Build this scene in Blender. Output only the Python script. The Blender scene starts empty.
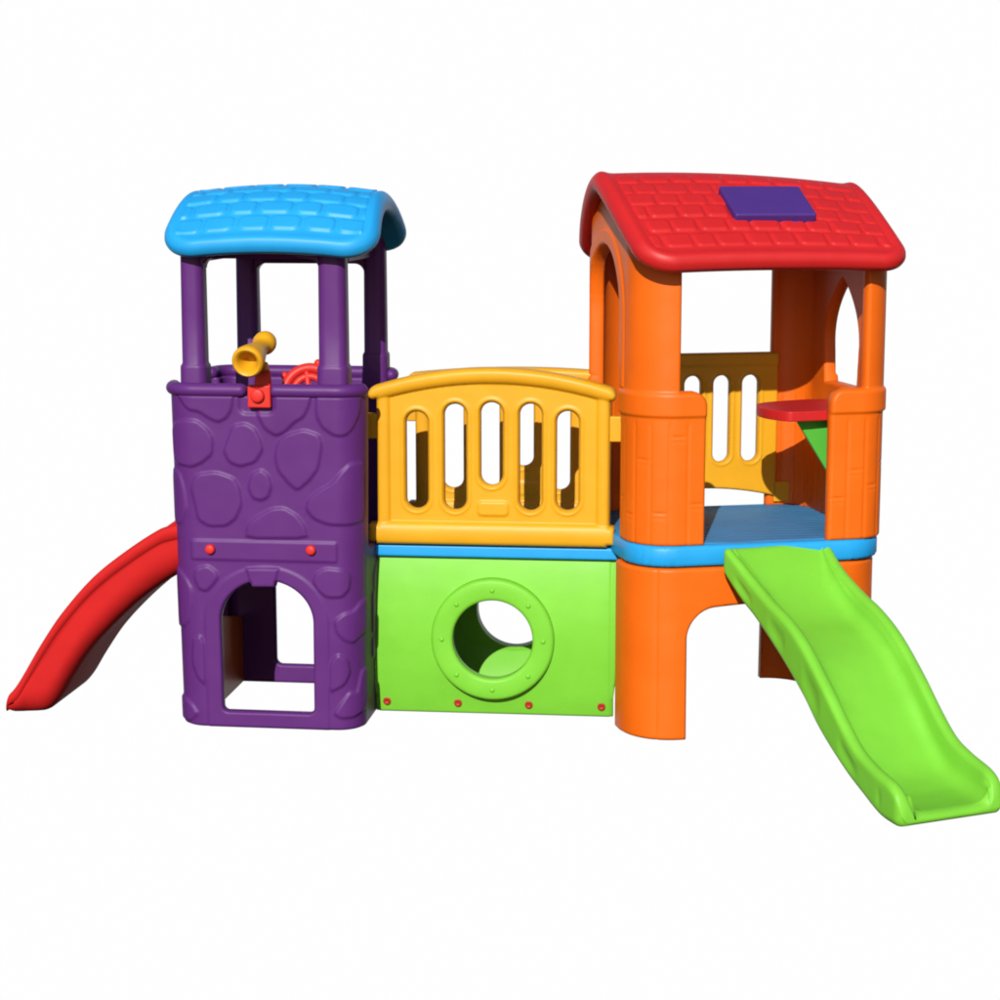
import bpy, bmesh, math, random
import numpy as np
from mathutils import Vector, Matrix

R = math.radians
scene = bpy.context.scene
col = scene.collection

# ------------------------------------------------------------------ camera
cam = bpy.data.cameras.new("camera")
cam.lens = 72.0
cam.sensor_width = 36.0
cam.clip_end = 300.0
cam_o = bpy.data.objects.new("camera", cam)
cam_o.location = (0, 0, 1.65)
cam_o.rotation_euler = (R(90 - 9.1), 0, 0)
col.objects.link(cam_o)
scene.camera = cam_o

# ------------------------------------------------------------------ light
EXPOSURE = 0.3
SUN_EL, SUN_AZ = 29.0, 10.0          # azimuth: degrees to the left of straight behind the camera
world = bpy.data.worlds.new("World")
scene.world = world
world.use_nodes = True
wn = world.node_tree.nodes
bg = wn["Background"]
sky = wn.new("ShaderNodeTexSky")
sky.sky_type = 'NISHITA'
sky.sun_disc = False
sky.sun_elevation = R(SUN_EL)
sky.sun_rotation = R(180 + SUN_AZ)
world.node_tree.links.new(sky.outputs[0], bg.inputs[0])
bg.inputs[1].default_value = 0.072

sun = bpy.data.lights.new("sun", 'SUN')
sun.energy = 4.85
sun.angle = R(0.5)
sun.color = (1.0, 0.97, 0.92)
sun_o = bpy.data.objects.new("sun", sun)
to_sun = Vector((-math.sin(R(SUN_AZ)) * math.cos(R(SUN_EL)),
                 -math.cos(R(SUN_AZ)) * math.cos(R(SUN_EL)), math.sin(R(SUN_EL))))
sun_o.rotation_euler = to_sun.to_track_quat('Z', 'Y').to_euler()
sun_o.location = to_sun * 12
col.objects.link(sun_o)

vs = scene.view_settings
vs.view_transform = 'Standard'
vs.look = 'None'
vs.gamma = 1.0
vs.exposure = EXPOSURE
vs.use_curve_mapping = False
scene.cycles.filter_width = 1.9            # the photograph is slightly soft

# ------------------------------------------------------------------ materials
def plastic(name, rgb, rough=0.44, spec=0.25, var=0.045):
    m = bpy.data.materials.new(name)
    m.use_nodes = True
    nt = m.node_tree
    b = nt.nodes["Principled BSDF"]
    tc = nt.nodes.new("ShaderNodeTexCoord")
    n1 = nt.nodes.new("ShaderNodeTexNoise")
    n1.inputs["Scale"].default_value = 7.0
    n1.inputs["Detail"].default_value = 5.0
    n1.inputs["Roughness"].default_value = 0.6
    rmp = nt.nodes.new("ShaderNodeValToRGB")
    lo = [c * (1 - var) for c in rgb] + [1]
    hi = [min(1, c * (1 + var)) for c in rgb] + [1]
    rmp.color_ramp.elements[0].position = 0.3
    rmp.color_ramp.elements[1].position = 0.7
    rmp.color_ramp.elements[0].color = lo
    rmp.color_ramp.elements[1].color = hi
    nt.links.new(tc.outputs["Object"], n1.inputs["Vector"])
    nt.links.new(n1.outputs["Fac"], rmp.inputs["Fac"])
    nt.links.new(rmp.outputs["Color"], b.inputs["Base Color"])
    rr = nt.nodes.new("ShaderNodeMapRange")
    rr.inputs["To Min"].default_value = rough - 0.06
    rr.inputs["To Max"].default_value = rough + 0.08
    nt.links.new(n1.outputs["Fac"], rr.inputs["Value"])
    nt.links.new(rr.outputs["Result"], b.inputs["Roughness"])
    b.inputs["Specular IOR Level"].default_value = spec
    # moulded grain plus the slow waviness of rotation moulded walls
    n2 = nt.nodes.new("ShaderNodeTexNoise")
    n2.inputs["Scale"].default_value = 260.0
    n2.inputs["Detail"].default_value = 2.0
    nt.links.new(tc.outputs["Object"], n2.inputs["Vector"])
    n3 = nt.nodes.new("ShaderNodeTexNoise")
    n3.inputs["Scale"].default_value = 9.0
    n3.inputs["Detail"].default_value = 1.0
    nt.links.new(tc.outputs["Object"], n3.inputs["Vector"])
    b1 = nt.nodes.new("ShaderNodeBump")
    b1.inputs["Strength"].default_value = 0.10
    b1.inputs["Distance"].default_value = 0.002
    b2 = nt.nodes.new("ShaderNodeBump")
    b2.inputs["Strength"].default_value = 0.25
    b2.inputs["Distance"].default_value = 0.012
    nt.links.new(n2.outputs["Fac"], b1.inputs["Height"])
    nt.links.new(n3.outputs["Fac"], b2.inputs["Height"])
    nt.links.new(b1.outputs["Normal"], b2.inputs["Normal"])
    nt.links.new(b2.outputs["Normal"], b.inputs["Normal"])
    return m

M = {
    'purple': plastic('purple_plastic', (0.076, 0.0155, 0.122), rough=0.46, spec=0.2),
    'violet': plastic('violet_plastic', (0.046, 0.018, 0.140)),
    'orange': plastic('orange_plastic', (0.590, 0.098, 0.003)),
    'yellow': plastic('yellow_plastic', (0.540, 0.262, 0.009)),
    'green':  plastic('green_plastic', (0.138, 0.415, 0.030), spec=0.18),
    'leaf':   plastic('leaf_green_plastic', (0.060, 0.300, 0.030)),
    'blue':   plastic('blue_plastic', (0.012, 0.245, 0.545)),
    'tread':  plastic('dull_blue_plastic', (0.032, 0.150, 0.310), rough=0.55, var=0.10),  # deck top sheet, a darker and greyer blue than the deck rim
    'slide_red': plastic('matte_red_plastic', (0.400, 0.0125, 0.0125), rough=0.65, spec=0.06),
    'screw':  plastic('dark_red_plastic', (0.260, 0.016, 0.006)),
    'red':    plastic('red_plastic', (0.400, 0.0115, 0.0125)),
    'scarlet': plastic('scarlet_plastic', (0.480, 0.020, 0.015)),
}

# ------------------------------------------------------------------ scene helpers
def thing(name, label, cat, loc, rotz):
    o = bpy.data.objects.new(name, None)
    o.empty_display_size = 0.1
    o.location = loc
    o.rotation_euler = (0, 0, R(rotz))
    o['label'] = label
    o['category'] = cat
    col.objects.link(o)
    return o

def link(name, me, mat, parent, label=None, loc=None, sharp=None):
    if mat is not None:
        me.materials.append(mat)
    me.polygons.foreach_set('use_smooth', [True] * len(me.polygons))
    if sharp:
        me.set_sharp_from_angle(angle=R(sharp))
    o = bpy.data.objects.new(name, me)
    o.parent = parent
    if loc is not None:
        o.location = loc
    if label:
        o['label'] = label
    col.objects.link(o)
    return o

def bm_obj(name, bm, mat, parent, label=None, loc=None, sharp=38):
    bmesh.ops.recalc_face_normals(bm, faces=bm.faces)
    me = bpy.data.meshes.new(name)
    bm.to_mesh(me)
    bm.free()
    return link(name, me, mat, parent, label, loc, sharp)

def dup(o, loc, parent=None):
    c = o.copy()
    c.parent = parent or o.parent
    c.location = loc
    col.objects.link(c)
    return c

# ---- signed distances (negative inside)
def sd_box(x, y, cx, cy, hx, hy, r=0.0):
    qx = np.abs(x - cx) - hx + r
    qy = np.abs(y - cy) - hy + r
    return np.hypot(np.maximum(qx, 0), np.maximum(qy, 0)) + np.minimum(np.maximum(qx, qy), 0) - r

def sd_rect(x, y, x0, x1, y0, y1, r=0.0):
    return sd_box(x, y, (x0 + x1) / 2, (y0 + y1) / 2, (x1 - x0) / 2, (y1 - y0) / 2, r)

def sd_slot(x, y, cx, y0, y1, r):
    yy = np.clip(y, y0 + r, y1 - r)
    return np.hypot(x - cx, y - yy) - r

def sd_poly(x, y, pts):
    pts = np.asarray(pts, float)
    d = np.full(x.shape, 1e9)
    s = np.ones(x.shape)
    n = len(pts)
    for i in range(n):
        a = pts[i]; b = pts[i - 1]
        ex, ey = b[0] - a[0], b[1] - a[1]
        wx, wy = x - a[0], y - a[1]
        t = np.clip((wx * ex + wy * ey) / (ex * ex + ey * ey + 1e-18), 0, 1)
        dx, dy = wx - ex * t, wy - ey * t
        d = np.minimum(d, dx * dx + dy * dy)
        c1 = y >= a[1]; c2 = y < b[1]; c3 = ex * wy > ey * wx
        s = np.where((c1 & c2 & c3) | (~c1 & ~c2 & ~c3), -s, s)
    return s * np.sqrt(d)

def chaikin(pts, it=2, c=.25):
    pts = [tuple(p) for p in pts]
    for _ in range(it):
        q = []
        for i in range(len(pts)):
            a = pts[i]; b = pts[(i + 1) % len(pts)]
            q.append((a[0] * (1 - c) + b[0] * c, a[1] * (1 - c) + b[1] * c))
            q.append((a[0] * c + b[0] * (1 - c), a[1] * c + b[1] * (1 - c)))
        pts = q
    return pts

def sstep(a, b, x):
    t = np.clip((x - a) / (b - a), 0, 1)
    return t * t * (3 - 2 * t)

def emboss(d, h=0.005, w=0.012):
    """height of a raised pad whose outline is d = 0"""
    return h * sstep(w * 0.6, -w * 0.6, d)

def groove(d, depth=0.003, w=0.004):
    return -depth * np.exp(-(d / w) ** 2)

# ---- a moulded wall: a thick sheet over a parametric surface, with openings and relief
def shell(name, mat, parent, u0, u1, v0, v1, h, pos, sdf=None, disp=None, disp_in=None,
          thick=0.03, ro=0.008, ri=0.008, periodic=False, label=None, close=True):
    nu = max(4, int(round((u1 - u0) / h)))
    nv = max(4, int(round((v1 - v0) / h)))
    us = np.linspace(u0, u1, nu + 1)
    vs_ = np.linspace(v0, v1, nv + 1)
    if periodic:
        us = us[:-1]
    mu = len(us); mv = nv + 1
    U, V = np.meshgrid(us, vs_, indexing='ij')
    U = U.ravel().copy(); V = V.ravel().copy()
    hu = (u1 - u0) / nu
    if sdf is not None:
        for _ in range(2):
            d = sdf(U, V)
            e = 2e-4
            gx = (sdf(U + e, V) - sdf(U - e, V)) / (2 * e)
            gy = (sdf(U, V + e) - sdf(U, V - e)) / (2 * e)
            g2 = np.maximum(gx * gx + gy * gy, .25)
            near = np.abs(d) < 0.5 * hu
            U = np.where(near, U - d * gx / g2, U)
            V = np.where(near, V - d * gy / g2, V)
            snapped = near
        d = sdf(U, V)
        d = np.where(np.abs(d) < 0.12 * hu, 0, d)
        D = -d
    else:
        d = np.full(U.shape, -1.0)
        D = np.full(U.shape, 1.0)
    ii = np.arange(mu if periodic else mu - 1)
    jj = np.arange(nv)
    I, J = np.meshgrid(ii, jj, indexing='ij')
    I = I.ravel(); J = J.ravel()
    I2 = (I + 1) % mu
    Q = np.stack([I * mv + J, I2 * mv + J, I2 * mv + J + 1, I * mv + J + 1], 1)
    dq = d[Q]
    out = dq > 0
    nout = out.sum(1)
    quads = Q[nout == 0]
    # quads with all four on the boundary but centre in the hole are dropped
    if sdf is not None and len(quads):
        cu = U[quads].mean(1); cv = V[quads].mean(1)
        if periodic:
            wrap = np.abs(U[quads].max(1) - U[quads].min(1)) > 3 * hu
            cu = np.where(wrap, U[quads].max(1) + hu / 2, cu)
        keep = sdf(cu, cv) < 0
        quads = quads[keep]
    extra = {}
    polys = []
    newU, newV = [], []
    for k in np.nonzero((nout > 0) & (nout < 4) & ((dq < 0).sum(1) > 0))[0]:
        q = [int(a) for a in Q[k]]
        poly = []
        for c in range(4):
            a, b = q[c], q[(c + 1) % 4]
            if d[a] <= 0:
                poly.append(a)
            if d[a] * d[b] < 0:
                kk = (a, b) if a < b else (b, a)
                if kk not in extra:
                    extra[kk] = len(U) + len(newU)
                    f = d[a] / (d[a] - d[b])
                    ub = U[b]
                    if periodic and abs(U[b] - U[a]) > 3 * hu:
                        ub = U[b] + (u1 - u0) if U[b] < U[a] else U[b] - (u1 - u0)
                    newU.append(U[a] + f * (ub - U[a])); newV.append(V[a] + f * (V[b] - V[a]))
                poly.append(extra[kk])
        if len(poly) >= 3:
            polys.append(tuple(poly))
    if newU:
        U = np.concatenate([U, newU]); V = np.concatenate([V, newV])
        D = np.concatenate([D, np.zeros(len(newU))])
    def rnd(r):
        if r <= 0:
            return np.zeros(D.shape)
        q = r - np.minimum(np.maximum(D, 0), r)
        return r - np.sqrt(np.maximum(r * r - q * q, 0))
    P, N = pos(U, V)
    o_off = -rnd(ro) + (disp(U, V) if disp else 0)
    i_off = -thick + rnd(ri) + (disp_in(U, V) if disp_in else 0)
    PO = P + N * np.asarray(o_off)[..., None]
    PI = P + N * np.asarray(i_off)[..., None]
    n = len(U)
    faces = [tuple(q) for q in quads.tolist()] + polys
    # boundary edges
    cnt = {}
    for f in faces:
        L = len(f)
        for a in range(L):
            p, q = f[a], f[(a + 1) % L]
            key = (p, q) if p < q else (q, p)
            if key in cnt:
                cnt[key] = None
            else:
                cnt[key] = (p, q)
    allf = faces + [tuple(n + a for a in reversed(f)) for f in faces]
    if close:
        for v in cnt.values():
            if v is not None:
                p, q = v
                allf.append((q, p, n + p, n + q))
    verts = np.concatenate([PO, PI], 0)
    used = np.zeros(2 * n, bool)
    for f in faces:
        for a in f:
            used[a] = True; used[n + a] = True
    remap = np.cumsum(used) - 1
    verts = verts[used]
    allf = [tuple(int(remap[a]) for a in f) for f in allf]
    me = bpy.data.meshes.new(name)
    me.from_pydata(verts.tolist(), [], allf)
    bm = bmesh.new(); bm.from_mesh(me)
    bmesh.ops.recalc_face_normals(bm, faces=bm.faces)
    bm.to_mesh(me); bm.free()
    me.update()
    return link(name, me, mat, parent, label)

# ---- perimeter of a rounded rectangle; s = 0 in the middle of the front, growing to the right (+x)
class Peri:
    def __init__(self, x0, x1, y0, y1, rf, rb):
        self.x0, self.x1, self.y0, self.y1, self.rf, self.rb = x0, x1, y0, y1, rf, rb
        xc = (x0 + x1) / 2
        self.xc = xc
        segs = []
        def line(a, b):
            L = math.hypot(b[0] - a[0], b[1] - a[1])
            segs.append(('l', L, a, b))
        def arc(c, r, a0):
            segs.append(('a', r * math.pi / 2, c, r, a0))
        line((xc, y0), (x1 - rf, y0)); arc((x1 - rf, y0 + rf), rf, -90)
        line((x1, y0 + rf), (x1, y1 - rb)); arc((x1 - rb, y1 - rb), rb, 0)
        line((x1 - rb, y1), (x0 + rb, y1)); arc((x0 + rb, y1 - rb), rb, 90)
        line((x0, y1 - rb), (x0, y0 + rf)); arc((x0 + rf, y0 + rf), rf, 180)
        line((x0 + rf, y0), (xc, y0))
        self.segs = segs
        self.L = sum(s[1] for s in segs)
    def at(self, s):
        s = np.mod(s, self.L)
        x = np.zeros_like(s); y = np.zeros_like(s); nx = np.zeros_like(s); ny = np.zeros_like(s)
        acc = 0.0
        for sg in self.segs:
            m = (s >= acc - 1e-9) & (s <= acc + sg[1] + 1e-9)
            t = (s - acc)
            if sg[0] == 'l':
                a, b = sg[2], sg[3]
                L = max(sg[1], 1e-9)
                dx, dy = (b[0] - a[0]) / L, (b[1] - a[1]) / L
                x = np.where(m, a[0] + dx * t, x); y = np.where(m, a[1] + dy * t, y)
                nx = np.where(m, dy, nx); ny = np.where(m, -dx, ny)
            else:
                c, r, a0 = sg[2], sg[3], R(sg[4])
                an = a0 + t / r
                x = np.where(m, c[0] + r * np.cos(an), x); y = np.where(m, c[1] + r * np.sin(an), y)
                nx = np.where(m, np.cos(an), nx); ny = np.where(m, np.sin(an), ny)
            acc += sg[1]
        return x, y, nx, ny
    def start(self, k):
        return sum(s[1] for s in self.segs[:k])

# ---- small solids
def rbox(name, mat, parent, x0, x1, y0, y1, z0, z1, r=0.006, seg=3, label=None, mtx=None):
    bm = bmesh.new()
    bmesh.ops.create_cube(bm, size=1.0)
    for v in bm.verts:
        v.co = Vector(((x0 + x1) / 2 + v.co.x * (x1 - x0), (y0 + y1) / 2 + v.co.y * (y1 - y0),
                       (z0 + z1) / 2 + v.co.z * (z1 - z0)))
    bmesh.ops.bevel(bm, geom=list(bm.edges), offset=r, segments=seg, affect='EDGES', profile=0.5)
    if mtx is not None:
        bmesh.ops.transform(bm, matrix=mtx, verts=bm.verts)
    o = bm_obj(name, bm, mat, parent, label, sharp=None)
    o.modifiers.new("weighted", 'WEIGHTED_NORMAL').keep_sharp = False
    return o

def rrect(x0, x1, y0, y1, r, n=6):
    pts = []
    for cx, cy, a0 in ((x1 - r, y0 + r, -90), (x1 - r, y1 - r, 0), (x0 + r, y1 - r, 90), (x0 + r, y0 + r, 180)):
        for k in range(n + 1):
            a = R(a0 + 90 * k / n)
            pts.append((cx + r * math.cos(a), cy + r * math.sin(a)))
    return pts

def loft(name, mat, parent, rings, label=None, closed=True, sharp=38, caps=True):
    bm = bmesh.new()
    rows = [[bm.verts.new(p) for p in ring] for ring in rings]
    n = len(rows[0])
    for a, b in zip(rows, rows[1:]):
        for i in range(n if closed else n - 1):
            bm.faces.new((a[i], a[(i + 1) % n], b[(i + 1) % n], b[i]))
    if caps:
        bm.faces.new(list(reversed(rows[0])))
        bm.faces.new(rows[-1])
    return bm_obj(name, bm, mat, parent, label, sharp=sharp)

def add_lathe(bm, prof, mtx=None, n=40):
    """prof: (radius, z) from bottom to top; zero radius closes"""
    rows = []
    new = []
    for r, z in prof:
        if r <= 1e-6:
            rows.append([bm.verts.new((0, 0, z))])
        else:
            rows.append([bm.verts.new((r * math.cos(2 * math.pi * k / n), r * math.sin(2 * math.pi * k / n), z))
                         for k in range(n)])
        new += rows[-1]
    for a, b in zip(rows, rows[1:]):
        for k in range(n):
            k2 = (k + 1) % n
            if len(a) == 1 and len(b) == 1:
                continue
            if len(a) == 1:
                bm.faces.new((a[0], b[k2], b[k]))
            elif len(b) == 1:
                bm.faces.new((a[k], a[k2], b[0]))
            else:
                bm.faces.new((a[k], a[k2], b[k2], b[k]))
    if mtx is not None:
        bmesh.ops.transform(bm, matrix=mtx, verts=new)

def lathe(name, mat, parent, prof, mtx=None, n=40, label=None, loc=None, sharp=50):
    bm = bmesh.new()
    add_lathe(bm, prof, mtx, n)
    return bm_obj(name, bm, mat, parent, label, loc, sharp)

def add_tube(bm, path, rad, n=14, round_ends=True, closed=False):
    pts = [Vector(p) for p in path]
    rads = [rad] * len(pts) if not hasattr(rad, '__len__') else list(rad)
    if round_ends and not closed:
        d0 = (pts[0] - pts[1]).normalized(); d1 = (pts[-1] - pts[-2]).normalized()
        pre = []; post = []
        for a in (80, 60, 40, 20):
            pre.append((pts[0] + d0 * rads[0] * math.sin(R(a)), rads[0] * math.cos(R(a))))
            post.append((pts[-1] + d1 * rads[-1] * math.sin(R(a)), rads[-1] * math.cos(R(a))))
        allp = pre + list(zip(pts, rads)) + post[::-1]
    else:
        allp = list(zip(pts, rads))
    up = None
    rows = []
    m = len(allp)
    for i, (p, r) in enumerate(allp):
        if closed:
            t = allp[(i + 1) % m][0] - allp[i - 1][0]
        else:
            t = allp[min(i + 1, m - 1)][0] - allp[max(i - 1, 0)][0]
        t.normalize()
        if up is None:
            up = Vector((0, 0, 1)) if abs(t.z) < .9 else Vector((1, 0, 0))
        a = t.cross(up).normalized()
        b = a.cross(t).normalized()
        up = b
        rows.append([bm.verts.new(p + a * r * math.cos(2 * math.pi * k / n) + b * r * math.sin(2 * math.pi * k / n))
                     for k in range(n)])
    pairs = list(zip(rows, rows[1:]))
    if closed:
        pairs.append((rows[-1], rows[0]))
    for a, b in pairs:
        for k in range(n):
            bm.faces.new((a[k], a[(k + 1) % n], b[(k + 1) % n], b[k]))
    if not closed:
        bm.faces.new(rows[0]); bm.faces.new(rows[-1])

def prism(name, mat, parent, pts, y0, y1, plane='xz', r=0.005, label=None):
    """flat outline given thickness; plane xz -> pushed along y, plane xy -> pushed along z"""
    bm = bmesh.new()
    def mk(p, c):
        return (p[0], c, p[1]) if plane == 'xz' else (p[0], p[1], c)
    a = [bm.verts.new(mk(p, y0)) for p in pts]
    b = [bm.verts.new(mk(p, y1)) for p in pts]
    n = len(pts)
    bm.faces.new(a); bm.faces.new(list(reversed(b)))
    for i in range(n):
        bm.faces.new((a[i], b[i], b[(i + 1) % n], a[(i + 1) % n]))
    bmesh.ops.recalc_face_normals(bm, faces=bm.faces)
    if r > 0:
        bmesh.ops.bevel(bm, geom=list(bm.edges), offset=r, segments=3, affect='EDGES', profile=0.5)
    o = bm_obj(name, bm, mat, parent, label, sharp=None)
    o.modifiers.new("weighted", 'WEIGHTED_NORMAL').keep_sharp = False
    return o

def screw_prof(r, h):
    return [(r, 0), (r, h * .45), (r * .93, h * .8), (r * .75, h), (r * .5, h * 1.05), (r * .42, h * .8), (0, h * .8)]

FACE_FRONT = Matrix.Rotation(R(90), 4, 'X')      # lathe axis +z turned to -y

# ------------------------------------------------------------------ setting
def backdrop():
    m = bpy.data.materials.new("white_light_backdrop")
    m.use_nodes = True
    nt = m.node_tree
    nt.nodes.clear()
    out = nt.nodes.new("ShaderNodeOutputMaterial")
    em = nt.nodes.new("ShaderNodeEmission")
    em.inputs[0].default_value = (1, 1, 1, 1)
    em.inputs[1].default_value = 0.995 / 2 ** EXPOSURE
    nt.links.new(em.outputs[0], out.inputs[0])
    bm = bmesh.new()
    bmesh.ops.create_grid(bm, x_segments=2, y_segments=2, size=1.0)
    for v in bm.verts:
        v.co = Vector((v.co.x * 29, 40.0, v.co.y * 18 - 4.0))
    o = bm_obj("backdrop", bm, m, None)
    o['kind'] = 'structure'
backdrop()

# ================================================================== PURPLE CASTLE TOWER
PT = thing("castle_tower", "purple castle tower with moulded stones, arched doorway and blue tiled roof", "play tower",
           (-0.684, 5.891, 0), -7)
pw = Peri(-0.310, 0.274, 0.0, 0.60, 0.085, 0.07)
PL = pw.L

def zmap(pts, oy=360):
    """front-face points (x, z) from enlarged measurements"""
    out = []
    for x, y in pts:
        px, py = 150 + x * .24, oy + y * .24
        t = math.tan(R(9.1) + math.atan((py - 500) / 2000.0))
        fx = (px - 500) / 2000.0
        # front plane of the tower: normal turned 7 degrees to the left
        c, s = math.cos(R(-7)), math.sin(R(-7))
        dy = math.cos(R(9.1)) - (py - 500) / 2000.0 * math.sin(R(9.1))
        dz = -math.sin(R(9.1)) - (py - 500) / 2000.0 * math.cos(R(9.1))
        # plane through (-0.684, 5.891), direction (c, s)
        k = (5.891 * c - (-0.684) * s) / (dy * c - fx * s)
        X, Y, Z = fx * k, dy * k, 1.65 + dz * k
        out.append(((X + 0.684) * c + (Y - 5.891) * s, Z))
    return out

stones = [
    [(100,120),(165,205),(215,215),(250,240),(290,258),(325,240),(345,205),(356,120)],
    [(150,250),(200,250),(245,285),(268,325),(265,390),(225,425),(180,445),(120,435),(80,420),(70,290),(100,260)],
    [(350,272),(400,262),(440,285),(462,330),(472,375),(440,425),(380,443),(335,425),(312,380),(330,330)],
    [(430,120),(450,225),(480,285),(525,315),(560,300),(600,260),(640,235),(660,190),(676,120)],
    [(570,310),(640,290),(700,310),(715,350),(700,450),(665,500),(615,543),(580,515),(535,460),(522,400),(535,340)],
    [(690,120),(690,230),(715,280),(760,312),(800,318),(835,295),(870,230),(885,120)],
    [(200,475),(280,465),(350,490),(375,530),(385,600),(360,660),(320,690),(250,692),(205,665),(190,590),(175,530)],
    [(425,475),(465,455),(495,480),(508,525),(495,570),(465,585),(430,575),(412,530)],
    [(400,742),(410,685),(450,650),(510,618),(560,615),(610,645),(645,690),(658,742)],
    [(900,435),(830,432),(790,470),(760,510),(700,545),(660,580),(650,620),(680,660),(740,685),(830,690),(900,680)],
    [(60,450),(120,470),(140,520),(150,570),(155,620),(140,660),(120,685),(60,690)],
    [(190,870),(240,855),(275,880),(285,905),(260,940),(235,963),(205,955),(185,910)],
    [(690,890),(730,868),(800,875),(835,900),(830,960),(800,990),(740,990),(705,965),(680,925)],
]
stones = [chaikin(zmap(s), 1, .17) for s in stones]
low = [
    [(60,205),(110,215),(150,250),(175,290),(175,350),(160,420),(130,450),(60,455)],
    [(770,420),(810,392),(850,385),(885,352),(930,345),(930,480),(890,492),(850,520),(810,505),(780,470)],
    [(752,600),(785,560),(825,585),(838,640),(815,690),(750,722)],
    [(770,810),(800,770),(835,722),(870,730),(880,690),(895,640),(940,640),(940,800),(860,830),(800,830)],
    [(60,745),(130,750),(170,775),(195,810),(150,845),(60,840)],
    [(175,500),(205,480),(228,520),(228,690),(195,660),(170,600)],
]
low = [chaikin(zmap(s, 520), 1, .17) for s in low]
key = zmap([(402,868),(538,868),(521,948),(424,948)])
DX = -0.020
def purple_door(x, z):
    b = sd_rect(x, z, DX - 0.1435, DX + 0.1435, 0.052, 0.34, 0.016)
    zz = np.where(z > 0.33, (z - 0.33) * (0.1435 / 0.13) + 0.33, z)
    c = np.maximum(np.hypot(x - DX, zz - 0.33) - 0.1435, 0.30 - z)
    return np.maximum(np.minimum(b, c), -sd_poly(x, z, key))
banner = (-0.246, 0.198, 0.521, 0.581)

def fx_of(s):                                   # distance along the wall measured from the front's middle
    return np.where(s > PL / 2, s - PL, s) + pw.xc
S_RIGHT = pw.start(2); S_REAR = pw.start(4); S_LEFT = pw.start(6)
def y_on_right(s): return 0.085 + (s - S_RIGHT)
def x_on_rear(s): return (0.274 - 0.07) - (s - S_REAR)
def y_on_left(s): return 0.60 - 0.07 - (s - S_LEFT)

def purple_sdf(s, z):
    s = np.mod(s, PL)
    x = fx_of(s)
    d = np.maximum(z - 1.02, -z + 0.0)
    d = np.maximum(d, -purple_door(x, z))
    # rear doorway
    xr = x_on_rear(s)
    b = sd_rect(xr, z, -0.13, 0.15, 0.062, 0.34, 0.02)
    c = np.maximum(np.hypot(xr - 0.01, z - 0.33) - 0.14, 0.3 - z)
    d = np.maximum(d, -np.minimum(b, c))
    # way on to the bridge, and to the slide
    yr = y_on_right(s)
    d = np.maximum(d, -sd_rect(yr, z, 0.11, 0.50, 0.55, 1.2, 0.03))
    yl = y_on_left(s)
    d = np.maximum(d, -sd_rect(yl, z, 0.10, 0.50, 0.55, 1.2, 0.03))
    # low arch in the left side
    d = np.maximum(d, -sd_rect(yl, z, 0.09, 0.52, 0.05, 0.385, 0.06))
    return d

def purple_disp(s, z):
    s = np.mod(s, PL)
    x = fx_of(s)
    out = np.zeros_like(x)
    front = np.abs(x) < 0.40
    xs = x[front]; zs = z[front]
    hgt = np.zeros_like(xs)
    for st in stones + low:
        hgt = np.maximum(hgt, emboss(sd_poly(xs, zs, st), 0.0062, 0.0095))
    lowz = np.minimum(zs, 0.33)
    dd = np.where(zs < 0.33, np.abs(xs - DX) - 0.1435, np.hypot(xs - DX, (zs - 0.33) * (0.1435 / 0.13)) - 0.1435)
    band = np.where(zs < 0.52, dd - 0.048, 1.0)
    # plain raised surround of the doorway wipes the stones beneath it
    hgt = hgt * sstep(-0.004, 0.008, band)
    hgt = hgt + emboss(band, 0.0035, 0.008)
    hgt = np.maximum(hgt, emboss(sd_poly(xs, zs, key), 0.009, 0.008))
    bd = sd_rect(xs, zs, *banner, 0.006)
    hgt = np.where(bd < 0.006, emboss(bd, 0.0045, 0.008), hgt)
    # notch under the telescope bracket
    nd = sd_rect(xs, zs, -0.088, 0.018, 0.965, 1.1, 0.02)
    hgt = hgt - emboss(nd, 0.006, 0.012)
    out[front] = hgt
    # stones round the other sides
    oth = ~front
    rs = random.Random(4)
    xo = s[oth]; zo_ = z[oth]; ho = np.zeros_like(xo)
    for _ in range(26):
        cx = rs.uniform(0.42, PL - 0.42); cz = rs.uniform(0.08, 0.95)
        rx = rs.uniform(.04, .075); rz = rs.uniform(.045, .08)
        a = np.arctan2(zo_ - cz, xo - cx)
        dd = (np.hypot((xo - cx) / rx, (zo_ - cz) / rz) - 1 - .12 * np.sin(3 * a + cx * 9)) * min(rx, rz)
        ho = np.maximum(ho, emboss(dd, 0.005, 0.01))
    out[oth] = ho
    return out

def purple_pos(s, z):
    x, y, nx, ny = pw.at(s)
    k = 1.0 + 0.045 * (z - 0.5)                 # a little wider at the top
    P = np.stack([pw.xc + (x - pw.xc) * k, 0.30 + (y - 0.30) * k, z], -1)
    N = np.stack([nx, ny, np.zeros_like(nx)], -1)
    return P, N

shell("wall", M['purple'], PT, 0, PL, 0.0, 1.02, 0.0036, purple_pos, purple_sdf, purple_disp,
      thick=0.032, ro=0.009, ri=0.008, periodic=True)

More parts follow.
